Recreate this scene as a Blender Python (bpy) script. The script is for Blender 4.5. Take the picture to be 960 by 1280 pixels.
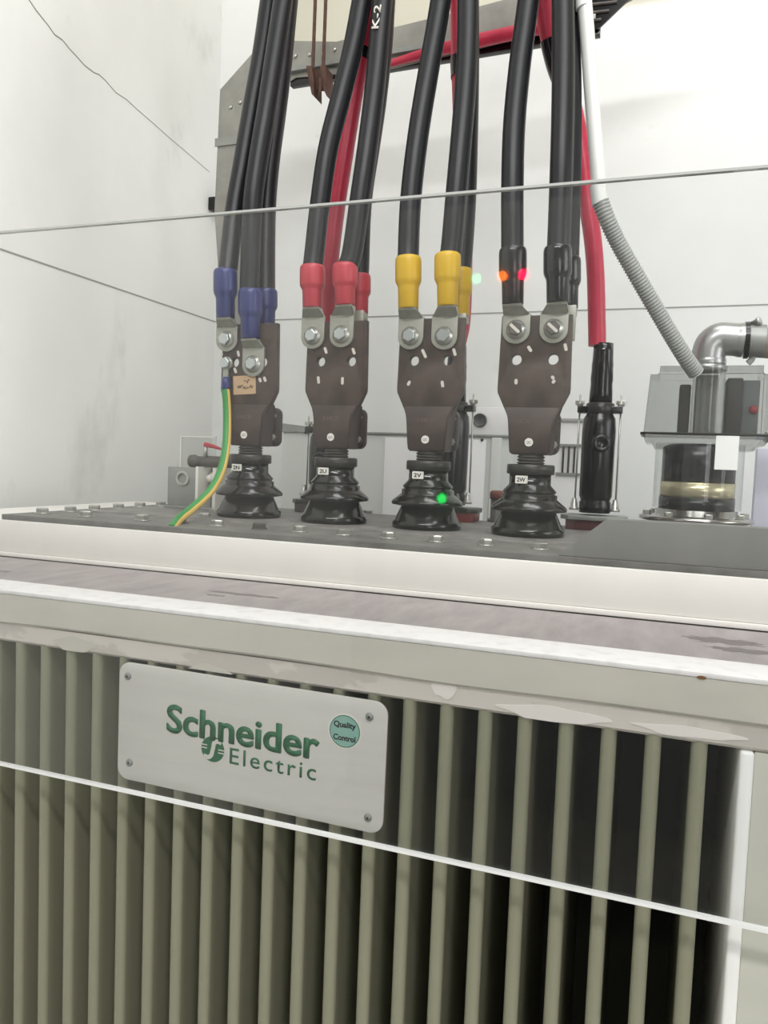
import bpy, bmesh, math, random
from mathutils import Vector, Matrix
random.seed(7)
for o in list(bpy.data.objects): bpy.data.objects.remove(o, do_unlink=True)
S = bpy.context.scene
COL = S.collection
PI = math.pi

# ------------------------------------------------------------------ camera
FWD = Vector((-0.3375, 0.9391, -0.0642)).normalized()
DWN = Vector((0.057, -0.0477, -0.9972)); DWN = (DWN - FWD*DWN.dot(FWD)).normalized()
RGT = DWN.cross(FWD).normalized()
CAM = Vector((0.6661, -1.1641, 0.1014)); FPX = 957.67
cd = bpy.data.cameras.new('camera'); cam = bpy.data.objects.new('camera', cd); COL.objects.link(cam)
cd.sensor_fit = 'VERTICAL'; cd.sensor_height = 32; cd.lens = 32*FPX/1280; cd.clip_start = .02; cd.clip_end = 50
M3 = Matrix((RGT, -DWN, -FWD)).transposed()
cam.matrix_world = Matrix.Translation(CAM) @ M3.to_4x4()
S.camera = cam
cd.dof.use_dof = False

# ------------------------------------------------------------------ light
S.view_settings.view_transform = 'Standard'
try: S.view_settings.look = 'None'
except Exception: pass
S.view_settings.gamma = 1; S.view_settings.use_curve_mapping = False
S.view_settings.exposure = 0.22
wd = bpy.data.worlds.new('world'); S.world = wd; wd.use_nodes = True
wd.node_tree.nodes['Background'].inputs[0].default_value = (.9, .95, 1, 1)
wd.node_tree.nodes['Background'].inputs[1].default_value = .3

def area(name, loc, target, sx, sy, watts, col=(1, 1, 1)):
    l = bpy.data.lights.new(name, 'AREA'); l.shape = 'RECTANGLE'; l.size = sx; l.size_y = sy; l.energy = watts; l.color = col
    o = bpy.data.objects.new(name, l); COL.objects.link(o); o.location = loc
    o.rotation_euler = (Vector(target)-Vector(loc)).to_track_quat('-Z', 'Y').to_euler()
    return o
area('tube_light_front', (.7, -1.7, 1.75), (.5, .2, .4), 1.5, .12, 24, (1, .995, .985))
area('ceiling_light_front', (1.2, -1.2, 2.36), (1.2, -1.2, 0), 1.2, .5, 14, (1, .995, .985))
area('ceiling_light_middle', (.75, -.15, 2.36), (.75, -.15, 0), 1.2, .4, 13, (1, .995, .985))
area('window_light_right', (2.93, -.5, .7), (.3, -.1, .3), 1.2, 1.4, 16, (.96, .98, 1))
area('fill_light_rear', (1.75, -2.93, .1), (.3, 0, -.2), 1.0, 2.1, 26, (1, .99, .97))  # added fill reaching into the fin gaps, no door is known here

# ------------------------------------------------------------------ pixel helpers (depth is always explicit)
def ray(px, py): return FWD*FPX + RGT*(px-480) + DWN*(py-640)
def at(px, py, y=None, z=None, x=None):
    v = ray(px, py)
    if y is not None: t = (y-CAM.y)/v.y
    elif z is not None: t = (z-CAM.z)/v.z
    else: t = (x-CAM.x)/v.x
    return CAM + v*t

# ------------------------------------------------------------------ materials
def s2l(c): return tuple((v/255/12.92 if v/255 <= .04045 else ((v/255+.055)/1.055)**2.4) for v in c)
def mat(name, rgb, rough=.5, metal=0, noise=.0, nscale=20, bump=0, bscale=80, spec=.5, coat=0, stretch=None, dark=None, hard=None):
    m = bpy.data.materials.new(name); m.use_nodes = True; nt = m.node_tree; b = nt.nodes['Principled BSDF']
    c = s2l(rgb)
    b.inputs['Base Color'].default_value = (*c, 1); b.inputs['Roughness'].default_value = rough; b.inputs['Metallic'].default_value = metal
    b.inputs['Specular IOR Level'].default_value = spec
    if coat: b.inputs['Coat Weight'].default_value = coat
    tc = nt.nodes.new('ShaderNodeTexCoord')
    vec = tc.outputs['Object']
    if stretch:
        mp = nt.nodes.new('ShaderNodeMapping'); mp.inputs['Scale'].default_value = stretch; nt.links.new(vec, mp.inputs[0]); vec = mp.outputs[0]
    if noise:
        n = nt.nodes.new('ShaderNodeTexNoise'); n.inputs['Scale'].default_value = nscale; n.inputs['Detail'].default_value = 6; n.inputs['Roughness'].default_value = .6
        nt.links.new(vec, n.inputs['Vector'])
        r = nt.nodes.new('ShaderNodeValToRGB')
        d = s2l(dark) if dark else tuple(v*(1-noise) for v in c)
        r.color_ramp.elements[0].color = (*d, 1); r.color_ramp.elements[1].color = (*[min(1, v*(1+noise*.35)) for v in c], 1)
        lo, hi = hard or (.3, .65)
        r.color_ramp.elements[0].position = lo; r.color_ramp.elements[1].position = hi
        nt.links.new(n.outputs['Fac'], r.inputs[0]); nt.links.new(r.outputs[0], b.inputs['Base Color'])
    if bump:
        n2 = nt.nodes.new('ShaderNodeTexNoise'); n2.inputs['Scale'].default_value = bscale; n2.inputs['Detail'].default_value = 4
        nt.links.new(vec, n2.inputs['Vector'])
        bp = nt.nodes.new('ShaderNodeBump'); bp.inputs['Strength'].default_value = bump; bp.inputs['Distance'].default_value = .002
        nt.links.new(n2.outputs['Fac'], bp.inputs['Height']); nt.links.new(bp.outputs[0], b.inputs['Normal'])
    return m
def emit(name, rgb, s):
    m = bpy.data.materials.new(name); m.use_nodes = True; nt = m.node_tree; b = nt.nodes['Principled BSDF']
    b.inputs['Base Color'].default_value = (*s2l(rgb), 1)
    b.inputs['Emission Color'].default_value = (*s2l(rgb), 1); b.inputs['Emission Strength'].default_value = s
    return m
def clear(name, tint, refl_ior=1.49, rough=.02, milk=0, milkcol=(.8, .8, .8)):
    m = bpy.data.materials.new(name); m.use_nodes = True; nt = m.node_tree
    for n in list(nt.nodes): nt.nodes.remove(n)
    out = nt.nodes.new('ShaderNodeOutputMaterial'); tr = nt.nodes.new('ShaderNodeBsdfTransparent'); gl = nt.nodes.new('ShaderNodeBsdfGlossy')
    fr = nt.nodes.new('ShaderNodeFresnel'); fr.inputs[0].default_value = refl_ior; mx = nt.nodes.new('ShaderNodeMixShader')
    tr.inputs[0].default_value = (*tint, 1); gl.inputs['Roughness'].default_value = rough
    # front faces and back faces of the slab alike: fresnel from the outer side
    geo = nt.nodes.new('ShaderNodeNewGeometry'); 
    lw = nt.nodes.new('ShaderNodeLayerWeight'); lw.inputs[0].default_value = .5
    mr = nt.nodes.new('ShaderNodeMath'); mr.operation = 'POWER'; mr.inputs[1].default_value = 4
    nt.links.new(lw.outputs['Facing'], mr.inputs[0])
    ma = nt.nodes.new('ShaderNodeMath'); ma.operation = 'MULTIPLY_ADD'; ma.inputs[1].default_value = .9; ma.inputs[2].default_value = .04
    nt.links.new(mr.outputs[0], ma.inputs[0]); nt.links.new(ma.outputs[0], mx.inputs[0])
    nt.nodes.remove(fr); nt.nodes.remove(geo)
    src = tr
    if milk:
        df = nt.nodes.new('ShaderNodeBsdfDiffuse'); df.inputs[0].default_value = (*milkcol, 1)
        m2 = nt.nodes.new('ShaderNodeMixShader'); m2.inputs[0].default_value = milk
        nt.links.new(tr.outputs[0], m2.inputs[1]); nt.links.new(df.outputs[0], m2.inputs[2]); src = m2
    nt.links.new(src.outputs[0], mx.inputs[1]); nt.links.new(gl.outputs[0], mx.inputs[2]); nt.links.new(mx.outputs[0], out.inputs[0])
    return m

m_wall = mat('wall_plaster', (236, 237, 235), .9, noise=.07, nscale=2.2, bump=.25, bscale=30, spec=.2)
m_wall_l = mat('wall_plaster_left', (234, 234, 231), .85, noise=.10, nscale=1.6, bump=.3, bscale=20, spec=.2, stretch=(1, 1, .7))
def smudge(m, scale, lo, hi, col, stretch):
    nt = m.node_tree; b = nt.nodes['Principled BSDF']; src = b.inputs['Base Color'].links[0].from_socket
    tc = nt.nodes.new('ShaderNodeTexCoord'); mp = nt.nodes.new('ShaderNodeMapping'); mp.inputs['Scale'].default_value = stretch; mp.inputs['Rotation'].default_value = (.6, 0, 0)
    nt.links.new(tc.outputs['Object'], mp.inputs[0])
    n = nt.nodes.new('ShaderNodeTexNoise'); n.inputs['Scale'].default_value = scale; n.inputs['Detail'].default_value = 8; n.inputs['Roughness'].default_value = .65; nt.links.new(mp.outputs[0], n.inputs['Vector'])
    mr = nt.nodes.new('ShaderNodeMapRange'); mr.inputs[1].default_value = lo; mr.inputs[2].default_value = hi; mr.inputs[4].default_value = .55; nt.links.new(n.outputs['Fac'], mr.inputs[0])
    mx = nt.nodes.new('ShaderNodeMix'); mx.data_type = 'RGBA'; nt.links.new(mr.outputs[0], mx.inputs[0]); nt.links.new(src, mx.inputs[6]); mx.inputs[7].default_value = (*s2l(col), 1)
    nt.links.new(mx.outputs[2], b.inputs['Base Color'])
smudge(m_wall_l, 3.5, .60, .78, (176, 178, 172), (1, 1, .5))
smudge(m_wall, 6, .64, .80, (196, 197, 192), (.5, 1, 1))
m_dark_line = mat('joint_gap', (158, 158, 154), .9)
m_crack = mat('crack', (165, 165, 158), .9)
m_wall_f = mat('dimmed_wall_grey', (150, 151, 150), .9, noise=.06, nscale=3)  # unlit look put into the front wall's colour, weakens its acrylic reflection
m_ceil = mat('ceiling_paint', (225, 225, 220), .9)
m_floor = mat('floor_concrete', (150, 148, 140), .8, noise=.2, nscale=6)
m_white = mat('white_enamel', (238, 234, 229), .42, noise=.04, nscale=7, bump=.08, bscale=25)
m_rimtop = mat('rim_top_paint', (236, 233, 233), .5, noise=.14, nscale=60, hard=(.25, .5))
m_rim = mat('rim_face_paint', (208, 204, 194), .4, noise=.08, nscale=9, bump=.05, bscale=20, stretch=(1, 1, 3))
m_lip = mat('lip_paint', (214, 207, 200), .5, noise=.13, nscale=11, hard=(.47, .5), stretch=(.7, 1, 1.6))
m_patch = mat('pale_overspray', (238, 231, 227), .5)
m_deck = mat('dusty_deck', (164, 156, 156), .6, noise=.28, nscale=20, bump=.25, bscale=140, hard=(.25, .75), stretch=(2, .6, 1))
m_stain = mat('wet_stain', (98, 90, 90), .35)
m_cover = mat('grey_cover_paint', (112, 110, 106), .6, noise=.35, nscale=18, bump=.2, bscale=60)
m_cover2 = mat('grey_plate_paint', (124, 121, 117), .6, noise=.35, nscale=26, bump=.2, bscale=60)
m_galv = mat('galvanised', (150, 152, 148), .45, metal=.5, noise=.15, nscale=25)
m_fin = mat('olive_fin_paint', (150, 149, 128), .3, noise=.03, nscale=5)
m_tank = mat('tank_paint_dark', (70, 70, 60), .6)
m_endp = mat('end_panel_paint', (205, 205, 194), .5, noise=.04, nscale=6)
m_edge_hl = mat('edge_highlight_white', (252, 252, 250), .4)
m_zinc = mat('zinc', (186, 186, 180), .3, metal=.7, noise=.12, nscale=90)
m_lug = mat('tinned_lug', (158, 158, 148), .42, metal=.4, noise=.15, nscale=70)
m_bolt = mat('bolt_steel', (190, 196, 196), .28, metal=.8)
m_bdark = mat('weathered_bolt', (96, 92, 88), .5, metal=.3, noise=.3, nscale=60)
m_porc = mat('dark_glazed_porcelain', (16, 14, 13), .16, spec=.45)
m_nut = mat('dark_collar', (44, 42, 40), .35, metal=.2)
m_flag = mat('oxidised_brown_copper', (74, 60, 54), .5, metal=.2, noise=.45, nscale=22, hard=(.38, .6), bump=.1, bscale=60)
m_flag2 = mat('oxidised_stem', (66, 53, 49), .5, metal=.2, noise=.45, nscale=26)
m_fold = mat('folded_plate_grey', (124, 124, 120), .55, noise=.12, nscale=12)
m_emb = mat('worn_raised_metal', (112, 92, 84), .4, metal=.3)
m_rub = mat('black_cable_sheath', (15, 17, 22), .40, bump=.02, bscale=200, spec=.4)
m_black = mat('black_plastic', (13, 13, 16), .25)
m_blackg = mat('black_gloss_tape', (14, 13, 18), .16, bump=.12, bscale=60)
m_blue = mat('blue_boot', (36, 44, 100), .35)
m_red = mat('red_boot', (178, 52, 66), .4)
m_yel = mat('yellow_boot', (204, 164, 26), .4)
m_redc = mat('red_cable_sheath', (190, 48, 74), .38, noise=.12, nscale=30)
m_pipe = mat('cast_zinc_pipe', (172, 172, 172), .32, metal=.75, noise=.1, nscale=40)
m_cond = mat('grey_corrugated', (160, 162, 158), .45)
m_condw = mat('white_conduit', (222, 224, 220), .4)
m_smoke = clear('smoky_polycarbonate', (.76, .77, .76), rough=.04, milk=.06, milkcol=(.5, .5, .5))
m_clr = clear('clear_plastic', (.90, .91, .90), rough=.04, milk=.03)
m_acr = clear('acrylic_sheet', (.975, .98, .98), rough=.03, milk=.003, milkcol=(.8, .82, .82))
m_acre = mat('acrylic_edge', (185, 187, 184), .5)
m_acrb = mat('acrylic_lower_edge', (246, 247, 246), .4)
m_lab = mat('white_label', (226, 224, 216), .6)
m_paper = mat('white_paper', (250, 250, 248), .7)
m_ink = mat('black_ink', (25, 25, 25), .6)
m_paint = mat('white_marker_paint', (205, 200, 192), .6)
m_green = mat('sign_green', (28, 100, 62), .5)
m_plate = mat('brushed_sign_plate', (216, 213, 208), .45, metal=.05, noise=.06, nscale=8, stretch=(1, 1, 8))
m_teal = mat('teal_sticker', (140, 182, 172), .5)
m_tan = mat('brown_paper_tag', (188, 158, 126), .8)
m_brass = mat('pale_brass', (214, 204, 170), .25, metal=.6)
m_chrome = mat('chrome_flange', (170, 168, 165), .15, metal=.9)
m_maroon = mat('maroon_paint', (80, 44, 46), .5)
m_rust = mat('rusty_steel', (92, 66, 56), .7, metal=.2, noise=.4, nscale=60)
m_gwire = mat('green_insulation', (42, 132, 58), .45)
m_ywire = mat('yellow_insulation', (218, 182, 96), .45)
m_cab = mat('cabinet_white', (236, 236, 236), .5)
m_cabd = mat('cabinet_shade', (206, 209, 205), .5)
m_lilac = mat('pale_lilac_paint', (205, 205, 220), .5)
m_tray = mat('galvanised_tray', (150, 149, 142), .5, metal=.35, noise=.22, nscale=14)

# ------------------------------------------------------------------ mesh helpers
W = {}
def wloc(o): return W.get(o.name, Vector((0, 0, 0)))
def obj(name, bm, m, parent=None, smooth=True, base=False, sharp=35):
    me = bpy.data.meshes.new(name)
    if smooth:
        for f in bm.faces: f.smooth = True
        for e in bm.edges:
            if len(e.link_faces) == 2 and e.calc_face_angle(0) > math.radians(sharp): e.smooth = False
    vs = [v.co for v in bm.verts]
    lo = Vector((min(v.x for v in vs), min(v.y for v in vs), min(v.z for v in vs)))
    hi = Vector((max(v.x for v in vs), max(v.y for v in vs), max(v.z for v in vs)))
    c = (lo+hi)/2
    if base: c.z = lo.z
    bmesh.ops.translate(bm, verts=bm.verts, vec=-c)
    bm.to_mesh(me); bm.free()
    for mm in (m if isinstance(m, (list, tuple)) else [m]): me.materials.append(mm)
    o = bpy.data.objects.new(name, me); COL.objects.link(o)
    W[o.name] = c
    if parent: o.parent = parent; o.location = c - wloc(parent)
    else: o.location = c
    return o
def tag(o, label, cat, group=None):
    o['label'] = label; o['category'] = cat
    if group: o['group'] = group
    return o
def thing(name, label, cat, loc, group=None):
    o = bpy.data.objects.new(name, None); COL.objects.link(o); o.empty_display_size = .02
    o.location = loc; W[o.name] = Vector(loc)
    return tag(o, label, cat, group)
def struct(name, bm, m, parent=None, **k):
    o = obj(name, bm, m, parent, **k)
    if not parent: o['kind'] = 'structure'
    return o
def clone(src, name, wpos, parent):
    o = src.copy(); o.name = name; COL.objects.link(o); o.parent = parent
    o.location = Vector(wpos) - wloc(parent); W[o.name] = Vector(wpos)
    return o
def join(*bms):
    a = bms[0]
    for b in bms[1:]:
        me = bpy.data.meshes.new('t'); b.to_mesh(me); b.free(); a.from_mesh(me); bpy.data.meshes.remove(me)
    return a
def box(x0, x1, y0, y1, z0, z1, bev=0, seg=2):
    bm = bmesh.new(); bmesh.ops.create_cube(bm, size=1)
    for v in bm.verts: v.co = Vector((x0+(v.co.x+.5)*(x1-x0), y0+(v.co.y+.5)*(y1-y0), z0+(v.co.z+.5)*(z1-z0)))
    if bev: bmesh.ops.bevel(bm, geom=bm.edges[:], offset=bev, segments=seg, profile=.5, affect='EDGES', clamp_overlap=True)
    return bm
def lathe(c, prof, n=40, axis=Vector((0, 0, 1)), closed=True):
    """prof: list of (r, h) along axis from point c"""
    bm = bmesh.new(); c = Vector(c); q = Vector((0, 0, 1)).rotation_difference(axis.normalized())
    rings = []
    for r, h in prof:
        rings.append([bm.verts.new(c + q @ Vector((r*math.cos(2*PI*i/n), r*math.sin(2*PI*i/n), h))) for i in range(n)])
    for a, b in zip(rings, rings[1:]):
        for i in range(n): bm.faces.new((a[i], a[(i+1) % n], b[(i+1) % n], b[i]))
    if closed: bm.faces.new(rings[0][::-1]); bm.faces.new(rings[-1])
    return bm
def hexb(c, r, h, axis=Vector((0, 0, 1)), n=6, rot=0):
    bm = lathe((0, 0, 0), [(r*.97, 0), (r, h*.1), (r, h*.85), (r*.86, h)], n)
    bmesh.ops.rotate(bm, verts=bm.verts, cent=(0, 0, 0), matrix=Matrix.Rotation(rot, 3, 'Z'))
    q = Vector((0, 0, 1)).rotation_difference(axis.normalized()).to_matrix()
    bmesh.ops.transform(bm, verts=bm.verts, matrix=Matrix.Translation(c) @ q.to_4x4())
    return bm
def spline(pts, n=10):
    P = [Vector(p) for p in pts]; P = [P[0]*2-P[1]] + P + [P[-1]*2-P[-2]]
    out = []
    for i in range(1, len(P)-2):
        for k in range(n):
            t = k/n; a, b, c, d = P[i-1:i+3]
            out.append(.5*((2*b)+(-a+c)*t+(2*a-5*b+4*c-d)*t*t+(-a+3*b-3*c+d)*t**3))
    out.append(P[-2]); return out
def tube(pts, r, n=16, cap=True, two=None):
    """pts: dense list; r: number or function(distance, fraction). two=(i0,i1): sides given material 1"""
    bm = bmesh.new(); rings = []; L = [0]
    for a, b in zip(pts, pts[1:]): L.append(L[-1]+(b-a).length)
    up = None
    for i, p in enumerate(pts):
        t = (pts[min(i+1, len(pts)-1)]-pts[max(i-1, 0)]).normalized()
        if up is None:
            up = Vector((0, -1, 0)) if abs(t.y) < .8 else Vector((0, 0, 1))
        up = (up - t*up.dot(t)).normalized(); s = t.cross(up)
        rr = r(L[i], L[i]/L[-1]) if callable(r) else r
        rings.append([bm.verts.new(p + (up*math.cos(2*PI*k/n)+s*math.sin(2*PI*k/n))*rr) for k in range(n)])
    for a, b in zip(rings, rings[1:]):
        for k in range(n):
            f = bm.faces.new((a[k], a[(k+1) % n], b[(k+1) % n], b[k]))
            if two and two(k): f.material_index = 1
    if cap:
        bm.faces.new(rings[0][::-1]); bm.faces.new(rings[-1])
    bmesh.ops.recalc_face_normals(bm, faces=bm.faces)
    return bm
def resample(pts, step):
    out = [pts[0]]; acc = 0
    for a, b in zip(pts, pts[1:]):
        d = (b-a).length
        while acc + d >= step:
            t = (step-acc)/d; a = a.lerp(b, t); out.append(a); d = (b-a).length; acc = 0
            if d < 1e-9: break
        acc += d
    return out
def c2bm(cu, mtx):
    o = bpy.data.objects.new('tmp', cu); COL.objects.link(o)
    dg = bpy.context.evaluated_depsgraph_get(); dg.update()
    me = bpy.data.meshes.new_from_object(o.evaluated_get(dg))
    bpy.data.objects.remove(o, do_unlink=True)
    bm = bmesh.new(); bm.from_mesh(me); bpy.data.meshes.remove(me)
    bmesh.ops.remove_doubles(bm, verts=bm.verts, dist=1e-6)
    bmesh.ops.transform(bm, verts=bm.verts, matrix=mtx)
    return bm
FRONT = Matrix.Rotation(PI/2, 4, 'X')
def plate(loops, y0, y1, bev=0, mtx=None):
    """flat plate in the x-z plane with holes; loops = lists of (x,z)"""
    cu = bpy.data.curves.new('tmp', 'CURVE'); cu.dimensions = '2D'; cu.fill_mode = 'BOTH'
    for lp in loops:
        sp = cu.splines.new('POLY'); sp.points.add(len(lp)-1); sp.use_cyclic_u = True
        for p, (x, z) in zip(sp.points, lp): p.co = (x, z, 0, 1)
    cu.extrude = abs(y1-y0)/2 - bev; cu.bevel_depth = bev; cu.bevel_resolution = 1
    if bev: cu.offset = -bev
    bm = c2bm(cu, Matrix.Translation((0, (y0+y1)/2, 0)) @ FRONT)
    if mtx: bmesh.ops.transform(bm, verts=bm.verts, matrix=mtx)
    return bm
def circ(x, z, r, n=24, rz=None): return [(x+r*math.cos(2*PI*i/n), z+(rz or r)*math.sin(2*PI*i/n)) for i in range(n)]
def rrect(x0, x1, z0, z1, r, n=6):
    out = []
    for cx, cz, a in ((x1-r, z1-r, 0), (x0+r, z1-r, 90), (x0+r, z0+r, 180), (x1-r, z0+r, 270)):
        for i in range(n+1):
            t = math.radians(a+90*i/n); out.append((cx+r*math.cos(t), cz+r*math.sin(t)))
    return out
def text(s, x0, x1, z0, h, y, thick=.0004, bold=0, spacing=1, mtx=None):
    """lettering facing -y, spanning x0..x1, baseline z0, capital height h"""
    cu = bpy.data.curves.new('tmp', 'FONT'); cu.body = s; cu.size = 1; cu.extrude = .0; cu.offset = bold; cu.space_character = spacing; cu.resolution_u = 4
    bm = c2bm(cu, Matrix.Identity(4))
    xs = [v.co.x for v in bm.verts]; a, b = min(xs), max(xs)
    sx = (x1-x0)/(b-a); sz = h/.73
    for v in bm.verts: v.co = Vector((x0+(v.co.x-a)*sx, v.co.y*sz, v.co.z))
    r = bmesh.ops.extrude_face_region(bm, geom=bm.faces[:])
    vs = [g for g in r['geom'] if isinstance(g, bmesh.types.BMVert)]
    bmesh.ops.translate(bm, verts=vs, vec=(0, 0, thick))
    bmesh.ops.transform(bm, verts=bm.verts, matrix=Matrix.Translation((0, y, z0)) @ FRONT)
    if mtx: bmesh.ops.transform(bm, verts=bm.verts, matrix=mtx)
    return bm

# ------------------------------------------------------------------ the room
YB = .85; XL = -.62; ZC = 2.4; ZF = -1.35; XR = 3.0; YF = -3.0
ZTR = .985   # level of the cable tray
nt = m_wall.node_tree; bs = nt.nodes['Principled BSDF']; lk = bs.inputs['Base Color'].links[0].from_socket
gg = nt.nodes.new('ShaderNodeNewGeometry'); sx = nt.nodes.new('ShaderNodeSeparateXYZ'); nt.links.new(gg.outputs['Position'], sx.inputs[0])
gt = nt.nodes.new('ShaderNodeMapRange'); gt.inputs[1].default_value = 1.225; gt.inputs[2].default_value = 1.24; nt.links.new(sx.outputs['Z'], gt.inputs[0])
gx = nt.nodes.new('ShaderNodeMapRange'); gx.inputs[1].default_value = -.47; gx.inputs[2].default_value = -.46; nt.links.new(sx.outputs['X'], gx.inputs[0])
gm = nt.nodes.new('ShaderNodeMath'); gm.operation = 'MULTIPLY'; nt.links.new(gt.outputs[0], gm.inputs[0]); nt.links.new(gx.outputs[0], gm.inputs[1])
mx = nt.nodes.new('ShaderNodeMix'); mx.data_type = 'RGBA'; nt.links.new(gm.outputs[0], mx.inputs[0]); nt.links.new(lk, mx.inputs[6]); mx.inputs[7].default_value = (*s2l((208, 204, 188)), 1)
nt.links.new(mx.outputs[2], bs.inputs['Base Color'])   # wall colour turns cream above this level, except at the far left
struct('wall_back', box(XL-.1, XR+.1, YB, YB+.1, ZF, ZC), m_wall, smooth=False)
struct('wall_left', box(XL-.1, XL, YF, YB, ZF, ZC), m_wall_l, smooth=False)
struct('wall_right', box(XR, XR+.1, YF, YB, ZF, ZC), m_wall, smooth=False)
struct('wall_front', box(XL-.1, XR+.1, YF-.1, YF, ZF, ZC), m_wall_f, smooth=False)
struct('floor', box(XL-.1, XR+.1, YF-.1, YB+.1, ZF-.1, ZF), m_floor, smooth=False)
struct('ceiling', box(XL-.1, XR+.1, YF-.1, YB+.1, ZC, ZC+.1), m_ceil, smooth=False)
# thin joint line running round the left and back wall
zl = at(270, 402, y=YB).z
struct('trim_1', box(XL, XR, YB-.0015, YB+.001, zl-.0014, zl+.0014), m_dark_line, smooth=False)
struct('trim_2', box(XL-.001, XL+.0015, YF, YB, zl-.0014, zl+.0014), m_dark_line, smooth=False)
# hairline crack across the plaster of the left wall
cr = [at(a, b, x=XL) for a, b in ((30, -10), (45, 12), (60, 32), (68, 42), (78, 50), (88, 62), (98, 72), (106, 82), (118, 90), (124, 93), (132, 100), (145, 115), (158, 124), (172, 138), (190, 152), (212, 172), (235, 192), (262, 216))]
bm = bmesh.new(); prev = None
for i, p in enumerate(cr):
    w = .0016*(1.1-.6*i/len(cr))
    jz = random.uniform(-.002, .002)
    a = bm.verts.new((XL+.0006, p.y, p.z+w+jz)); b = bm.verts.new((XL+.0006, p.y, p.z-w+jz)); c = bm.verts.new((XL-.001, p.y, p.z+jz))
    if prev:
        bm.faces.new((prev[0], a, b, prev[1])); bm.faces.new((prev[0], prev[2], c, a)); bm.faces.new((prev[1], b, c, prev[2]))
    prev = (a, b, c)
struct('trim_3', bm, m_crack)

# ------------------------------------------------------------------ transformer
YR = -.4573; ZD = -.0686
tr = thing('transformer', 'cream and olive oil transformer with cooling fins below a dusty deck, filling the foreground', 'transformer', (.4, -.1, ZF))
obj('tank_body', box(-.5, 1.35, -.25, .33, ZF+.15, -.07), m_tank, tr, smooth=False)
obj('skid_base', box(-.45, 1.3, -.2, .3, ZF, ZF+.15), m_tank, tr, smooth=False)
obj('upper_frame', join(box(-.5, 1.4, -.2294, .34, -.0618, -.0115, .002), box(-.5, 1.4, -.2334, .345, ZD, -.0618, .0015)), m_white, tr)
obj('deck', box(-.5, 1.4, -.402, -.2334, ZD-.004, ZD-.0012), m_deck, tr)
obj('rim_top', box(-.5, 1.4, YR, -.3998, ZD-.005, ZD, .0012), m_rimtop, tr)
# the rim's face bulges a little along its bottom edge, as the photo's does
def rimface(y0, y1, z0, z1, wob, name, m):
    bm = bmesh.new(); n = 90; rows = []
    for i in range(n+1):
        x = -.5+1.9*i/n; wz = wob*(math.sin(x*9)+.6*math.sin(x*21+1))
        rows.append([bm.verts.new((x, y0, z1)), bm.verts.new((x, y0, z0+wz+.003)), bm.verts.new((x, y0+.003, z0+wz)), bm.verts.new((x, y1, z0+wz)), bm.verts.new((x, y1, z1))])
    for a, b in zip(rows, rows[1:]):
        for k in range(5): bm.faces.new((a[k], a[(k+1) % 5], b[(k+1) % 5], b[k]))
    bm.faces.new(rows[0]); bm.faces.new(rows[-1][::-1]); bmesh.ops.recalc_face_normals(bm, faces=bm.faces)
    return obj(name, bm, m, tr)
rimface(YR+.0006, YR+.05, -.1095, ZD-.0052, .0012, 'rim_face', m_rim)
rimface(YR+.004, YR+.05, -.1325, -.1098, 0, 'rim_lip', m_lip)
rs = obj('rust_spot', plate([circ(*(lambda p: (p.x, p.z))(at(877, 847, y=YR)), .004, 14, .0016)], YR-.0002, YR+.0008), mat('rust', (120, 84, 40), .8), tr)
# damp marks on the deck
def blob(px, py, rx, ry, name='damp_mark'):
    c = at(px, py, z=ZD); bm = bmesh.new(); n = 26
    vs = [bm.verts.new((c.x+rx*math.cos(2*PI*i/n)*(1+.25*math.sin(i*2.7)), c.y+ry*math.sin(2*PI*i/n)*(1+.35*math.sin(i*1.9+px)), ZD-.0010)) for i in range(n)]
    bm.faces.new(vs); r = bmesh.ops.extrude_face_region(bm, geom=bm.faces[:]); bmesh.ops.translate(bm, verts=[g for g in r['geom'] if isinstance(g, bmesh.types.BMVert)], vec=(0, 0, -.0005))
    bmesh.ops.recalc_face_normals(bm, faces=bm.faces)
    obj(name, bm, m_stain, tr)
blob(305, 742, .045, .006); blob(270, 743, .012, .004); blob(905, 800, .035, .014); blob(930, 812, .03, .010); blob(2, 713, .012, .006)
# paint overspray and old drips on the lip
for px, py, w, h in ((555, 862, .012, .010), (690, 893, .05, .006), (860, 915, .045, .004), (93, 806, .03, .008), (262, 842, .026, .008)):
    c = at(px, py, y=YR+.004)
    obj('paint_patch', plate([[(c.x+w*math.cos(t)*(1+.15*math.sin(3*t)), max(-.1322, c.z+h*math.sin(t)*(1+.25*math.sin(2*t+px)+.12*math.sin(5*t+px)))) for t in [2*PI*i/64 for i in range(64)]]], YR+.0034, YR+.006), m_patch if px > 500 else m_rim, tr)
# fins
fin0 = None
for k in range(-10, 21):
    x = -.054+.03825*k
    if fin0 is None:
        R0 = .0070; loop = [(x-.0055, -.25)] + [(x-.0055, -.425), (x-.0058, -.436)] + [(x-R0*math.cos(a), -.445-R0*math.sin(a)) for a in [PI*q/14 for q in range(15)]] + [(x+.0058, -.436), (x+.0055, -.425), (x+.0055, -.25)]
        bm = bmesh.new(); lo_ = [bm.verts.new((a, b, ZF+.25)) for a, b in loop]; hi_ = [bm.verts.new((a, b, -.13)) for a, b in loop]
        for q in range(len(loop)): bm.faces.new((lo_[q], lo_[(q+1) % len(loop)], hi_[(q+1) % len(loop)], hi_[q]))
        bm.faces.new(lo_[::-1]); bm.faces.new(hi_); bmesh.ops.recalc_face_normals(bm, faces=bm.faces)
        fin0 = obj('cooling_fin', bm, m_fin, tr); fx = x; fw = W[fin0.name].copy()
    else: clone(fin0, 'cooling_fin', fw+Vector((x-fx, 0, 0)), tr)
xe = at(932, 1100, y=-.452).x
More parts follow.
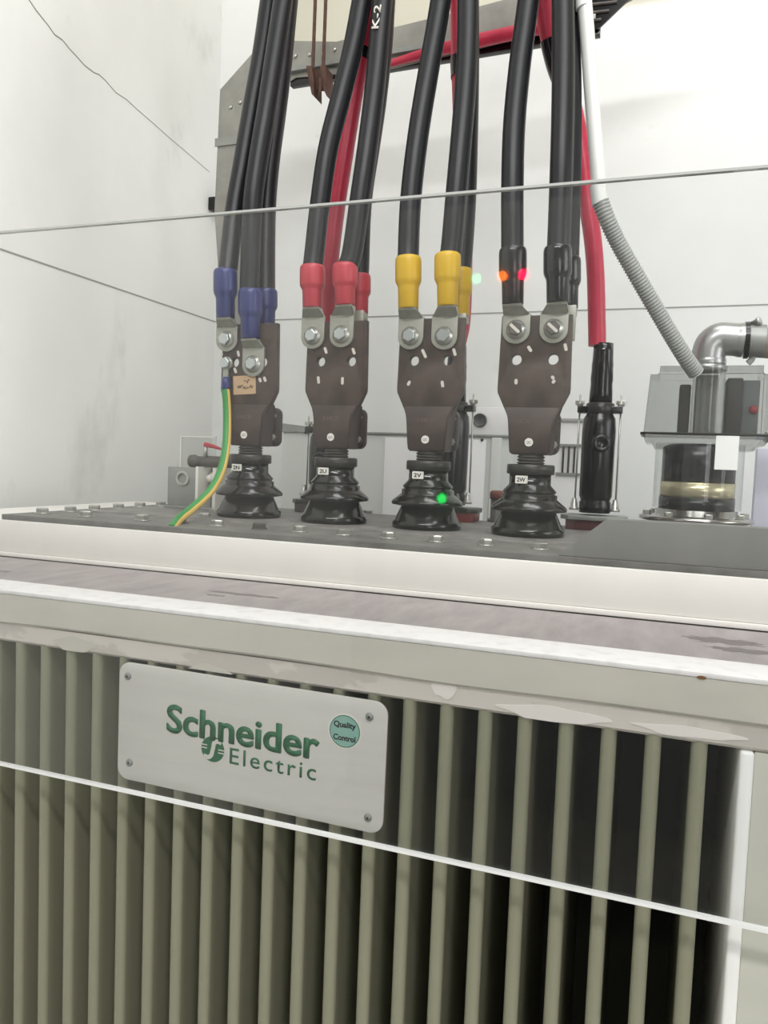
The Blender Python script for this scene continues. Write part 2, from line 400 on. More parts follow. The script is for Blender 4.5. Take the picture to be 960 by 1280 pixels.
obj('end_panel', box(xe, 1.35, -.452, -.25, ZF+.25, -.133, .002), m_endp, tr)
obj('edge_highlight', box(xe-.0115, xe, -.456, -.25, ZF+.25, -.133, .003, 3), m_edge_hl, tr)  # bright edge highlight built as a pure white strip
# cover
obj('cover', box(-.318, 1.3, -.2254, .275, -.0113, -.003, .001), m_cover, tr)
bm = bmesh.new(); n = 80
rows = []
for i in range(n+1):
    x = -.26+1.4*i/n; yf = -.094+.003*math.sin(x*60)+.002*math.sin(x*143+1)
    rows.append([bm.verts.new((x, yf, -.003)), bm.verts.new((x, yf+.001, 0)), bm.verts.new((x, .25, 0)), bm.verts.new((x, .25, -.003))])
for a, b in zip(rows, rows[1:]):
    for k in range(4): bm.faces.new((a[k], a[(k+1) % 4], b[(k+1) % 4], b[k]))
bm.faces.new(rows[0]); bm.faces.new(rows[-1][::-1]); bmesh.ops.recalc_face_normals(bm, faces=bm.faces)
obj('mounting_plate', bm, m_cover2, tr)
# bolts of the cover
spots = []
for px in (178, 225, 272, 324, 375, 430, 486, 546, 609, 677): spots.append((at(px, 660, y=-.165).x, -.165))
for px, py in ((53, 638), (88, 636.5), (118, 635), (148, 634), (175, 633), (201, 631.5)):
    p = at(px, py+1.5, x=-.288); spots.append((p.x, p.y))
for x in (-.2, -.12, .12, .2, .37, .62): spots.append((x, .262))
spots += [(-.2, -.17), (-.05, -.06), (-.1, .05)]
b0 = None
for i, (x, y) in enumerate(spots):
    if b0 is None:
        bm = join(lathe((x, y, -.003), [(.0120, 0), (.0120, .0015)], 20), hexb((x, y, -.0015), .0100, .0076, rot=.3))
        b0 = obj('bolt', bm, m_zinc, tr, sharp=25); bz = W[b0.name].z
    else:
        o = clone(b0, 'bolt', (x, y, bz), tr); o.rotation_euler.z = random.uniform(0, 1)
        if i in (1, 3, 16): o.data = o.data.copy(); o.data.materials[0] = m_bdark

# ------------------------------------------------------------------ sign plate
def Pz(px, py, y): p = at(px, py, y=y); return p.x, p.z
YS = -.460
sg = thing('sign_plate', 'pale metal maker\'s sign with green lettering screwed in front of the olive fins', 'sign', (.26, YS+.002, -.2716))
x0, z1 = Pz(148, 826, YS); x1, z2 = Pz(482, 879, YS); x2, z3 = Pz(148, 972, YS); x3, z4 = Pz(481, 1045, YS)
xm0, xm1 = (x0+x2)/2, (x1+x3)/2; zt = (z1+z2)/2; zb_ = (z3+z4)/2
tilt = math.atan2((z2-z1+z4-z3)/2, xm1-xm0)
cx, cz = (xm0+xm1)/2, (zt+zb_)/2
TM = Matrix.Translation((cx, 0, cz)) @ Matrix.Rotation(-tilt, 4, 'Y') @ Matrix.Translation((-cx, 0, -cz))
TI = TM.inverted()
def SP(px, py):
    p = TI @ at(px, py, y=YS); return p.x, p.z
plate_o = obj('plate', plate([rrect(xm0, xm1, zb_, zt, .014)], YS, YS+.003, .0006, TM), m_plate, sg)
obj('mounting_rail', box(xm0+.02, xm1-.02, YS+.0032, -.449, zt-.03, zt-.015), m_galv, sg)
obj('mounting_rail', box(xm0+.02, xm1-.02, YS+.0032, -.449, zb_+.015, zb_+.03), m_galv, sg)
a = SP(208, 914); b = SP(400, 948); t = SP(225, 881)
ax, bx = SP(208, 914)[0], SP(399, 948)[0]
zb1 = (SP(212, 914)[1]+SP(395, 949)[1])/2
hS = SP(222, 880)[1]-SP(222, 917)[1]
obj('lettering', join(*[text('Schneider', ax+.0008+d, bx-.0008+d, zb1+e, hS*.96, YS-.0001, .0003+i*.00004, .012, 1.0, TM) for i, (d, e) in enumerate(((0, 0), (-.0009, 0), (.0009, 0), (-.00045, .0005), (.00045, -.0005)))]), m_green, sg, smooth=False)
ax, bx = SP(287, 955)[0], SP(395, 970)[0]; zb2 = (SP(288, 955)[1]+SP(391, 974)[1])/2
hE = SP(291, 934)[1]-SP(291, 955)[1]
obj('lettering', text('Electric', ax, bx, zb2, hE, YS-.0001, .0003, .004, 1.22, TM), m_green, sg, smooth=False)
ex, ez = SP(266, 936.5); er = abs(SP(280, 938)[0]-SP(252, 934)[0])/2
ez += 0
em = obj('emblem', plate([circ(ex, ez, er*1.02, 36, er*1.0)], YS-.0003, YS+.0001, 0, TM), m_green, sg, smooth=False)
def ribbon(pts, w, y0, y1, mtx):
    L, R_ = [], []
    for i, p in enumerate(pts):
        p = Vector(p); tn = (Vector(pts[min(i+1, len(pts)-1)])-Vector(pts[max(i-1, 0)])).normalized(); nn = Vector((-tn.y, tn.x))*w/2
        L.append(tuple(p+nn)); R_.append(tuple(p-nn))
    return plate([L+R_[::-1]], y0, y1, 0, mtx)
sp_ = [(ex+er*u, ez+er*v) for u, v in ((.75, .62), (.4, .68), (.12, .5), (.05, .15), (-.02, -.15), (-.12, -.5), (-.4, -.68), (-.78, -.62))]
obj('emblem_stripe', ribbon([(p.x, p.y) for p in spline([Vector((u, v, 0)) for u, v in sp_], 5)], er*.34, YS-.0005, YS-.0003, TM), m_plate, em, smooth=False)
for v in (.22, -.02): obj('emblem_stripe', plate([[(ex-er*1.15, ez+er*v), (ex-er*.5, ez+er*v), (ex-er*.5, ez+er*(v+.09)), (ex-er*1.15, ez+er*(v+.09))]], YS-.0005, YS-.0003, 0, TM), m_plate, em, smooth=False)
for v in (.0, -.24): obj('emblem_stripe', plate([[(ex+er*.5, ez+er*v), (ex+er*1.15, ez+er*v), (ex+er*1.15, ez+er*(v+.09)), (ex+er*.5, ez+er*(v+.09))]], YS-.0005, YS-.0003, 0, TM), m_plate, em, smooth=False)
qx, qz = SP(431, 914); qr = abs(SP(452, 918)[0]-SP(410, 911)[0])/2
st = obj('sticker', plate([circ(qx, qz, qr, 36)], YS-.0003, YS, 0, TM), m_lab, sg, smooth=False); st['label'] = 'round teal quality control sticker'
obj('sticker_disc', plate([circ(qx, qz, qr*.88, 36)], YS-.0005, YS-.0003, 0, TM), m_teal, st, smooth=False)
rg = obj('sticker_outline', plate([circ(qx, qz, qr*.9, 36), circ(qx, qz, qr*.86, 36)], YS-.0006, YS-.0004, 0, TM), m_green, st, smooth=False)
obj('sticker_lettering', text('Quality', qx-qr*.66, qx+qr*.66, qz+qr*.22, qr*.32, YS-.0005, .0002, .03, 1, TM), m_ink, st, smooth=False)
obj('sticker_lettering', text('Control', qx-qr*.66, qx+qr*.66, qz-qr*.52, qr*.32, YS-.0005, .0002, .03, 1, TM), m_ink, st, smooth=False)
for px, py in ((160, 845), (162, 953), (462, 896), (460, 1022)):
    p = at(px, py, y=YS)
    sc = obj('screw', lathe((p.x, YS, p.z), [(.0042, 0), (.0042, .0004), (.0035, .0018), (.001, .0022)], 18, Vector((0, -1, 0))), m_galv, sg)
    obj('screw_slot', lathe((p.x, YS-.0021, p.z), [(.0014, 0), (.0012, .0003)], 6, Vector((0, -1, 0))), m_ink, sc)

# ------------------------------------------------------------------ acrylic guard
YA = -.4775
za1 = at(480, 250, y=YA).z; za0 = at(480, 1058.5, y=YA).z
ac = thing('acrylic_guard', 'large clear acrylic sheet standing across the front of the transformer', 'guard', (.45, YA+.0025, za0))
obj('sheet', box(-.42, 1.35, YA, YA+.005, za0+.0002, za1-.0002), m_acr, ac, smooth=False)
obj('upper_edge', box(-.42, 1.35, YA, YA+.005, za1-.0002, za1+.0020), m_acre, ac, smooth=False)
obj('lower_edge', box(-.42, 1.35, YA, YA+.005, za0-.0030, za0+.0002), m_acrb, ac, smooth=False)
# stand-offs that hold the sheet to the rim, outside the frame
for x in (-.38, 1.28): obj('spacer', lathe((x, YR+.002, -.09), [(.009, 0), (.009, .0152)], 16, Vector((0, -1, 0))), m_zinc, ac)

# ------------------------------------------------------------------ low-voltage bushings
BX = [0, .16, .32, .48]; TEXTS = ['2N', '2U', '2V', '2W']
desc = ['leftmost of the four black bushings, connector flag carries a brown paper tag and earth wire',
        'second black bushing from the left, connector flag under two red cable boots',
        'third black bushing from the left, connector flag under yellow cable boots',
        'rightmost of the four black front bushings, connector flag under two black cable boots']
PROF = [(.053, 0), (.0545, .002), (.0545, .0105), (.0515, .0125), (.0415, .0345), (.0405, .0365), (.0490, .0362), (.0560, .0375), (.0572, .0405), (.0550, .0440), (.0440, .0530), (.0415, .0550), (.0415, .0612), (.0380, .0622), (.0380, .0640), (.0398, .0655), (.0395, .0672), (.0318, .0755), (.0311, .0775), (.0311, .092)]
flag_src = {}
for k, x in enumerate(BX):
    g = 'low voltage bushings'
    t = thing('bushing', desc[k], 'bushing', (x, 0, 0), g)
    pc = obj('insulator', lathe((x, 0, 0), PROF, 64), m_porc, t, sharp=18)
    obj('collar', lathe((x, 0, .092), [(.034, 0), (.036, .001), (.036, .0135), (.034, .0150), (.021, .0152)], 12), m_nut, t)
    obj('threaded_stem', lathe((x, 0, .107), [(.0215 if i % 2 else .0180, i*.0022) for i in range(8)], 28), m_bdark, t, smooth=False)
    # flag: upper plate with two holes, thick stem block below
    hp = [circ(x-.027, .262, .0078, 20), circ(x+.027, .262, .0078, 20)]
    out = [(x-.0300, .165), (x-.053, .213), (x-.0535, .219), (x-.0515, .3265), (x+.0515, .3265), (x+.0535, .219), (x+.053, .213), (x+.0300, .165)]
    fl = obj('flag_plate', plate([out]+hp, -.014, -.002, .0010), m_flag, t)
    # stem: tapered prism
    bm = bmesh.new(); lv = [(.0295, -.020, .022, .1215), (.0305, -.022, .024, .130), (.0343, -.022, .024, .175), (.0425, -.0145, .006, .193)]
    rows = []
    for hw, ya, yb, z in lv: rows.append([bm.verts.new((x-hw, ya, z)), bm.verts.new((x+hw, ya, z)), bm.verts.new((x+hw, yb, z)), bm.verts.new((x-hw, yb, z))])
    for a, b in zip(rows, rows[1:]):
        for i in range(4): bm.faces.new((a[i], a[(i+1) % 4], b[(i+1) % 4], b[i]))
    bm.faces.new(rows[0][::-1]); bm.faces.new(rows[-1])
    bmesh.ops.bevel(bm, geom=bm.edges[:], offset=.002, segments=2, affect='EDGES')
    sm = obj('stem_block', bm, m_flag2, t)
    obj('embossed_mark', text('S.NCR', x-.016, x+.012, .167, .0065, -.0216, .0009), m_emb, sm, smooth=False)
    cl = obj('clamp_half', plate([rrect(x-.034, x+.036, .1225, .190, .012)], .0245, .048, .003), m_flag2, t)
    for zz in (.138, .175):
        obj('clamp_bolt', hexb((x+.029, .0245, zz), .0062, .006, Vector((0, -1, 0))), m_zinc, cl)
    # round sticker and tag plate
    rs_ = obj('round_sticker', plate([circ(x-.001, .1395, .0062, 24)], -.0228, -.0222), m_lab, sm, smooth=False)
    obj('sticker_lettering', text('QC', x-.0048, x+.0028, .1374, .0042, -.0228, .0002), m_ink, sm, smooth=False)
    lb = obj('phase_label', plate([rrect(x-.0165, x+.0015, .0785, .0900, .0014)], -.0328, -.0300), m_lab, t, smooth=False)
    obj('phase_lettering', text(TEXTS[k], x-.0140, x-.0015, .0812, .0062, -.0328, .0002, .03), m_ink, lb, smooth=False)
# painted torque marks (chalk strokes) on each flag
def mark(k, px, py, L, ang, w=.0045):
    p = at(px, py, y=-.0145); t = bpy.data.objects['bushing' if k == 0 else 'bushing.%03d' % k]
    bm = plate([rrect(-w/2, w/2, -L/2, L/2, w*.45)], -.0148, -.0140, 0, Matrix.Translation((p.x, 0, p.z)) @ Matrix.Rotation(math.radians(ang), 4, 'Y'))
    obj('paint_mark', bm, m_paint, t, smooth=False)
for a in ((0, 298, 442, .010, -15), (0, 294, 463, .010, -25), (0, 323, 467, .009, 30), (0, 325, 475, .008, -25), (0, 331, 474, .009, -25), (0, 277, 443, .006, 0),
          (1, 407, 438, .011, -22), (1, 442, 439, .011, -22), (1, 398, 475, .012, -8), (1, 428, 476, .012, 0),
          (2, 530, 442, .015, -28), (2, 568, 440, .012, -20), (2, 511, 479, .008, 25), (2, 553, 480, .010, -12),
          (3, 662, 436, .010, -35), (3, 707, 434, .011, -15), (3, 645, 477, .008, 0), (3, 691, 472, .006, -40), (3, 692, 477, .006, 40)): mark(*a)
# paper tag on the first flag
p0 = at(306, 481, y=-.0145); t0 = bpy.data.objects['bushing']
tg = obj('paper_tag', plate([rrect(p0.x-.022, p0.x+.021, p0.z-.016, p0.z+.0155, .001)], -.0152, -.0142, 0, Matrix.Translation((p0.x, 0, p0.z)) @ Matrix.Rotation(math.radians(-3), 4, 'Y') @ Matrix.Translation((-p0.x, 0, -p0.z))), m_tan, t0, smooth=False)
def scribble(x0, x1, z, h, n, seed, y):
    rnd = random.Random(seed); pts = []
    for i in range(n): pts.append(Vector((x0+(x1-x0)*i/(n-1), y, z+h*rnd.uniform(-.5, .5)*(1 if i % 2 else -1))))
    return tube(spline(pts, 4), .00055, 5)
obj('tag_handwriting', scribble(p0.x-.002, p0.x+.010, p0.z+.006, .006, 9, 3, -.0154), m_ink, tg)
obj('tag_handwriting', scribble(p0.x-.014, p0.x+.017, p0.z-.004, .007, 20, 5, -.0154), m_ink, tg)

# ------------------------------------------------------------------ low-voltage cables (boot, lug and bolt are parts)
RC = .0165
def lv_cable(label, pts, bootx, booty, boltp, boot_m, side=-1, group='black low voltage cables', lugw=.0205, r=RC, slot=False):
    """pts: (px,py,y) from the boot upward; booty: (top,bottom) rows; side -1 = in front of the flag, 1 behind"""
    yc = -.0265 if side < 0 else .017
    bt = at(bootx, booty[0], y=yc); bb = at(bootx, booty[1], y=yc)
    P = [bt+Vector((0, 0, -.012))] + [at(a, b, y=c) for a, b, c in pts]
    top = P[-1]
    d = (P[-1]-P[-2]).normalized(); P.append(P[-1]+d*.12); P.append(P[-2]+Vector((d.x*.25, d.y*.3+.08, .2)))
    P.append(Vector((P[-1].x+.02, P[-1].y+.12, P[-1].z+.25)))
    t = thing('power_cable', label, 'cable', (bb.x, yc, bb.z), group)
    ca = obj('sheath', tube(spline(P, 8), r, 20), m_rub, t)
    # boot
    H = bt.z-bb.z; ax = (bt-bb).normalized(); hl = (bt-bb).length
    prof = [(r*.90, 0), (r*.95, .001), (r*.98, hl*.40), (r*1.04, hl*.44), (r*1.18, hl*.50), (r*1.23, hl*.55), (r*1.23, hl*.90), (r*1.19, hl*.96), (r*1.10, hl*.99), (r*.99, hl)]
    if side > 0: prof = [(a_*.94, b_) for a_, b_ in prof]
    obj('boot', lathe(bb, prof, 32, ax), boot_m, t, sharp=60)
    # lug: barrel then flat palm
    if side < 0:
        bp = at(boltp[0], boltp[1], y=-.0195); w = lugw; yf = -.0195; yb = -.0145
        pl = plate([[(bp.x-w, bb.z-.012)] + [(bp.x+w*math.cos(a), bp.z-.003+(-.0205)*math.sin(a) if False else bp.z-.002-.0185*math.sin(a)) for a in [PI-PI*i/14 for i in range(15)]] + [(bp.x+w, bb.z-.012)]], yf, yb, .0006)
        # bent neck from barrel to palm
        bm = bmesh.new(); rows = []
        for z, hw, ya, yb2 in ((bb.z+.004, r*.76, yc-r*.6, yc+r*.6), (bb.z-.003, r*.88, yc-r*.5, yc+r*.62), (bb.z-.0135, w*.99, yf-.0004, yb)):
            rows.append([bm.verts.new((bp.x*(1-(z > bb.z-.01)) + bb.x*(z > bb.z-.01) - hw, ya, z)), bm.verts.new((bp.x*(1-(z > bb.z-.01)) + bb.x*(z > bb.z-.01)+hw, ya, z)), bm.verts.new((bp.x*(1-(z > bb.z-.01)) + bb.x*(z > bb.z-.01)+hw, yb2, z)), bm.verts.new((bp.x*(1-(z > bb.z-.01)) + bb.x*(z > bb.z-.01)-hw, yb2, z))])
        for a, b in zip(rows, rows[1:]):
            for i in range(4): bm.faces.new((a[i], a[(i+1) % 4], b[(i+1) % 4], b[i]))
        bm.faces.new(rows[0]); bm.faces.new(rows[-1][::-1]); bmesh.ops.recalc_face_normals(bm, faces=bm.faces)
        bmesh.ops.bevel(bm, geom=[e for e in bm.edges if abs(e.verts[0].co.z-e.verts[1].co.z) > .003], offset=.0015, segments=2, affect='EDGES')
        lg = obj('cable_lug', join(pl, bm), m_lug, t)
        obj('washer', lathe((bp.x, yf, bp.z), [(.0145, 0), (.0145, .0016), (.0125, .0020), (.0125, .0036)], 28, Vector((0, -1, 0))), m_zinc, lg)
        hb = obj('bolt_head', hexb((bp.x, yf-.0036, bp.z), .0105, .0070, Vector((0, -1, 0)), rot=random.random()), m_bolt if not slot else m_bdark, lg, sharp=20)
        if slot:
            o = obj('bolt_mark', plate([rrect(-.0022, .0022, -.0095, .0095, .002)], yf-.0112, yf-.0105, 0, Matrix.Translation((bp.x, 0, bp.z)) @ Matrix.Rotation(math.radians(-48), 4, 'Y')), m_paint, lg, smooth=False)
    else:
        bm = box(bb.x-.014, bb.x+.014, .0, .005, bb.z-.05, bb.z+.002, .001)
        obj('cable_lug', join(bm, box(bb.x-.013, bb.x+.013, .004, .026, bb.z-.012, bb.z+.004, .003)), m_lug, t)
    return t
GN = 'black low voltage cables'
lv_cable('black cable with the leftmost blue boot, bolted high on the first flag', [(285, 335, -.022), (293, 265, -.002), (303, 207, .012), (314, 142, .028), (326.5, 72, .044), (337, 0, .064)], 282, (337, 398), (283, 424), m_blue)
lv_cable('black cable with the middle blue boot, lug bolted lower than its neighbour', [(312, 358, -.022), (315.5, 262, -.02), (322, 207, -.012), (333, 140, 0), (343, 72, .016), (354, 0, .034)], 313, (362, 424), (316, 455), m_blue)
lv_cable('black cable with a blue boot half hidden behind the first flag', [(332, 355, .02), (333, 262, .03), (338, 200, .04), (346, 140, .058), (352, 90, .07), (361, 0, .092)], 333, (362, 408), None, m_blue, 1)
lv_cable('black cable with the left red boot on the second flag', [(393, 317, -.022), (400, 255, -.015), (410, 187, -.005), (426, 122, .01), (440.5, 63, .025), (451, 8, .04)], 390.5, (332, 385), (390.5, 420), m_red)
c2b = lv_cable('black cable with handwritten white marks near the top, above the right front red boot', [(440, 317, -.022), (449.5, 252, -.016), (459, 187, -.006), (468.5, 110, .01), (474, 50, .024), (478, 0, .036)], 431.5, (330, 382), (426.5, 418), m_red)
lv_cable('black cable with a red boot mostly hidden behind the second flag', [(449, 335, .02), (452.5, 252, .028), (462, 187, .04), (471, 125, .052), (478, 60, .066), (482, 0, .08)], 449, (343, 392), None, m_red, 1)
lv_cable('black cable with the left yellow boot on the third flag', [(510.5, 313, -.022), (513.5, 248, -.016), (522.5, 170, -.005), (535.5, 90, .012), (545, 37, .025), (551, 0, .034)], 510.5, (321, 386), (513, 420), m_yel)
lv_cable('black cable with the right front yellow boot on the third flag', [(564, 313, -.022), (570, 247, -.018), (576, 180, -.008), (581, 120, .004), (584, 60, .018), (585, 0, .03)], 559.5, (317, 383), (555, 420), m_yel)
lv_cable('black cable with a yellow boot peeking out behind the third flag', [(577, 325, .02), (582, 250, .028), (585, 150, .046), (586, 80, .06), (586, 0, .078)], 575, (336, 396), None, m_yel, 1)
lv_cable('black cable with the left black boot on the fourth flag', [(640.5, 310, -.022), (640.5, 233, -.018), (642.5, 160, -.006), (648.5, 92, .008), (655.5, 38, .02), (660.5, 0, .03)], 641, (310, 381), (645, 412), m_black, slot=True)
lv_cable('black cable with the glossy right front black boot on the fourth flag', [(698, 310, -.022), (702, 200, -.016), (704, 100, 0), (703.5, 0, .02)], 697, (308, 379), (692, 411), m_blackg, slot=True)
lv_cable('black cable with a glossy black boot behind the fourth flag, at the far right', [(710, 318, .02), (713, 200, .034), (713, 100, .05), (711, 0, .07)], 710, (322, 386), None, m_blackg, 1)
# handwritten K-2 on the cable
yk = .028-RC-.004
pk = at(469, 36, y=yk)
Mk = Matrix.Translation((pk.x, yk, pk.z)) @ Matrix.Rotation(math.radians(-84), 4, 'Y')
bm = text('K-2', 0, .036, -.005, .012, 0, .0006, .02)
bmesh.ops.transform(bm, verts=bm.verts, matrix=Mk)
ax0 = None
obj('handwritten_mark', bm, m_paint, c2b, smooth=False)

# ------------------------------------------------------------------ earth wire
ew = [(282, 487, -.0235), (283.5, 505, -.024), (284, 530, -.03), (282.5, 560, -.045), (276, 590, -.07), (262, 615, -.10), (240, 636, -.14), (224, 649, -.18), (214.5, 661, -.214)]
P = [at(*e[:2], y=e[2]) for e in ew]
t = thing('earth_wire', 'green and yellow striped earth wire curving down from the first flag to the cover edge', 'wire', P[-1])
obj('insulation', tube(spline(P, 10), .0070, 20, two=lambda k: k in (11, 12, 13, 14, 15, 16)), [m_gwire, m_ywire], t)
bp = at(282, 454, y=-.0195)
lg = obj('ring_lug', join(lathe((bp.x, -.0145, bp.z), [(.0115, 0), (.0115, .003)], 28, Vector((0, -1, 0))), box(bp.x-.005, bp.x+.005, -.0195, -.0165, P[0].z+.006, bp.z-.006)), m_lug, t)
obj('bolt_head', hexb((bp.x, -.0178, bp.z), .0095, .0075, Vector((0, -1, 0)), rot=.2), m_bolt, lg, sharp=20)
sb = at(282.5, 470, y=-.0215)
obj('lug_sleeve', lathe(P[0]+Vector((0, 0, -.001)), [(.0066, 0), (.0078, .003), (.0078, .016), (.006, .022)], 20, (sb-P[0])), m_blue, t)

# ------------------------------------------------------------------ high-voltage plugs and their red cables
YP = .20
def Q(px, py, y=YP): return at(px, py, y=y)
def hv_plug(axpx, label, base_m, dz=0):
    c0 = Q(axpx, 642); x = c0.x; y = YP
    zc = .0
    t = thing('cable_connector', label, 'connector', (x, y, 0), 'high voltage cable connectors')
    obj('pedestal', box(x-.045, x+.045, y-.03, y+.045, 0, .021, .002), base_m, t)
    bp = obj('base_plate', plate([[(x-.055, -.018), (x-.04, -.035), (x+.04, -.035), (x+.055, -.018), (x+.055, .018), (x+.04, .035), (x-.04, .035), (x-.055, .018)]], 0, .008, .001, Matrix.Translation((0, y, .025)) @ Matrix.Rotation(-PI/2, 4, 'X')), m_galv if base_m is m_maroon else m_nut, t)
    prof = [(.0255, .029), (.0265, .031), (.0265, .047), (.0245, .050), (.0255, .053), (.0275, .058), (.0280, .17+dz), (.0265, .190+dz), (.0210, .199+dz), (.0200, .206+dz)]
    body = obj('connector_body', lathe((x, y, 0), prof, 40), m_blackg if False else m_black, t, sharp=60)
    obj('collar', lathe((x, y, .198+dz), [(.022, 0), (.0235, .002), (.0235, .017), (.020, .019)], 32), m_nut, t)
    obj('taped_neck', lathe((x, y, .214+dz), [(.0195, 0), (.0190, .02), (.0180, .034), (.0188, .044), (.0178, .06), (.0182, .066), (.0172, .075), (.0168, .088), (.0162, .103)], 28), m_blackg, t)
    cl = obj('clamp_bar', box(x-.037, x+.037, y-.012, y+.012, .199+dz, .211+dz, .002), m_black, t)
    for s in (-1, 1):
        obj('tie_rod', lathe((x+s*.034, y, .033), [(.0016, 0), (.0016, .198+dz)], 8), m_zinc, t)
        n_ = obj('wing_nut', join(hexb((x+s*.034, y, .211+dz), .0055, .005), box(x+s*.034-.008, x+s*.034+.008, y-.001, y+.001, .214+dz, .221+dz, .0005)), m_zinc, cl)
        s_ = obj('base_bolt', lathe((x+s*.034, y-.012, .033), [(.008, 0), (.008, .004), (.006, .005), (.006, .012), (.0045, .014), (.004, .02)], 12), m_zinc, bp)
    pt = obj('test_port', lathe((x+.006, y-.0245, .1475+dz), [(.0155, 0), (.0155, .006), (.0135, .009), (.008, .0092), (.0075, .006)], 28, Vector((.25, -1, .05))), m_black, body)
    return t, x
m_redb = mat('red_terminal_block', (120, 44, 44), .5)
hv_plug(743, 'tall black connector on a maroon pedestal, red cable above, right of the front bushings', m_maroon)
hv_plug(563, 'black connector mostly hidden behind the third bushing', m_redb)
hv_plug(402, 'black connector mostly hidden behind the second bushing', m_bdark, -.045)
def red_cable(label, pts, tape, r=.0148):
    P = [at(a, b, y=c) for a, b, c in pts]
    d = (P[-1]-P[-2]).normalized(); P.append(P[-1]+d*.12); P.append(P[-1]+Vector((0, .08, .25)))
    t = thing('red_cable', label, 'cable', P[0], 'red high voltage cables')
    full = spline(P, 8)
    obj('sheath', tube(full, r, 20), m_redc, t)
    for a, b in tape:
        seg = [p for p in full if a <= p.z <= b]
        if len(seg) > 1: obj('tape_wrap', tube(seg, r*1.1, 20), m_blackg, t)
    return t
z1_ = at(692, 100, y=.19).z; z0_ = at(692, 46, y=.19).z
red_cable('red cable rising from the tall black connector past the rightmost black cables', [(746.5, 432, YP), (746, 400, YP), (744.5, 345, YP), (741, 300, YP), (734, 250, YP), (727, 190, .2), (715, 130, .2), (697, 88, .2), (686, 45, .19), (679, 0, .18)], [(z1_, z0_)])
z1_ = at(568, 104, y=.19).z; z0_ = at(568, 72, y=.19).z
red_cable('red cable seen as a thin strip between the two yellow booted cables', [(572, 432, YP), (578, 400, .19), (580, 340, .18), (580, 240, .17), (577.5, 170, .17), (575.5, 110, .18), (574, 60, .19), (573, 0, .2)], [(z1_, z0_)])
zt_ = at(456, 58, y=.1).z
red_cable('red cable slanting up between the red booted cables', [(411, 445, .17), (411, 395, .14), (413, 330, .1), (421, 260, .09), (430, 200, .09), (443, 120, .1), (452, 70, .1), (462, 20, .12), (468, 0, .13)], [(at(455, 78, y=.1).z, zt_)])

# ------------------------------------------------------------------ protection relay with clear housing
t = thing('protection_relay', 'oil protection relay in a smoky clear housing on a chrome flange at the right', 'relay', (.72, .25, 0))
YQ = .25
def X(px, py=560, y=YQ): return at(px, py, y=y).x
def Z(py, px=870, y=YQ): return at(px, py, y=y).z
xc = X(872, 600)
zf0, zf1 = Z(652), Z(637)
obj('pedestal', lathe((xc, YQ, 0), [(.06, 0), (.06, zf0-.004), (.045, zf0)], 32), m_cover, t)
fl = obj('flange', join(lathe((xc, YQ, zf0), [(.085, 0), (.092, .002), (.092, .008), (.085, .010), (.066, .011), (.066, zf1-zf0)], 48)), m_chrome, t)
for i in range(8):
    a = 2*PI*i/8+.2; obj('flange_bolt', hexb((xc+.08*math.cos(a), YQ+.08*math.sin(a), zf0+.010), .007, .007), m_zinc, fl, sharp=20)
rcy = (X(922, 600)-X(826, 600))/2
lb = [(zf1, Z(630), m_black), (Z(628), Z(608), m_brass), (Z(608), Z(566), m_black)]
obj('lower_band', lathe((xc, YQ, zf1), [(rcy, 0), (rcy, Z(622)-zf1)], 48), m_black, t)
obj('brass_band', lathe((xc, YQ, Z(622)), [(rcy*.985, 0), (rcy*.985, Z(603)-Z(622))], 48), m_brass, t)
obj('float_chamber', lathe((xc, YQ, Z(603)), [(rcy*.97, 0), (rcy*.97, Z(560)-Z(603)), (rcy*.8, Z(556)-Z(603))], 48), m_black, t)
obj('glass_cylinder', lathe((xc, YQ, zf1+.001), [(rcy+.010, 0), (rcy+.010, Z(556)-zf1)], 48, closed=False), m_clr, t)
# housing: lower tray, gasket, upper cover, front bulge
xl, xr = X(803), X(958)
hb = YQ-.055; hf = YQ+.06
zg = Z(546)
def taper(x0, x1, z0, x2, x3, z1, ya, yb, bev, shrink=.0, keep=None):
    bm = bmesh.new(); r0 = [bm.verts.new(v) for v in ((x0, ya+shrink, z0), (x1, ya+shrink, z0), (x1, yb-shrink, z0), (x0, yb-shrink, z0))]
    r1 = [bm.verts.new(v) for v in ((x2, ya, z1), (x3, ya, z1), (x3, yb, z1), (x2, yb, z1))]
    for i in range(4): bm.faces.new((r0[i], r0[(i+1) % 4], r1[(i+1) % 4], r1[i]))
    bm.faces.new(r0[::-1]); bm.faces.new(r1)
    bmesh.ops.bevel(bm, geom=[e for e in bm.edges if keep is None or not all(abs(v.co.z-keep) < 1e-5 for v in e.verts)], offset=bev, segments=5, affect='EDGES'); return bm
obj('lower_housing', taper(xl+.010, xr-.012, Z(563), xl, xr, zg, hb, hf, .010, .006, zg), m_smoke, t)
bm = taper(xl+.001, xr-.001, zg+.0045, xl+.008, xr-.002, Z(461), hb, hf, .014, 0, zg+.0045)
hs = obj('upper_housing', bm, m_smoke, t)
obj('gasket', join(plate([rrect(xl-.004, xr+.004, hb-.004, hf+.004, .012), rrect(xl+.004, xr-.004, hb+.004, hf-.004, .008)], 0, .004, .0005, Matrix.Translation((0, 0, zg+.004)) @ Matrix.Rotation(-PI/2, 4, 'X'))), m_nut, t)
rp = (X(902, 500)-X(863, 500))/2; xp = (X(902, 500)+X(863, 500))/2
obj('housing_bulge', lathe((xp, hb-.004, zg+.004), [(rp, 0), (rp, Z(458)-zg)], 32, closed=False), m_clr, t)
for px0, px1, py0, py1, m in ((848, 862, 482, 542, m_ink), (906, 926, 474, 544, m_ink)):
    di = obj('relay_module', box(X(px0, 510), X(px1, 510), YQ-.02, YQ+.03, Z(py1), Z(py0), .003), mat('module_grey', (62, 58, 56), .5), t)
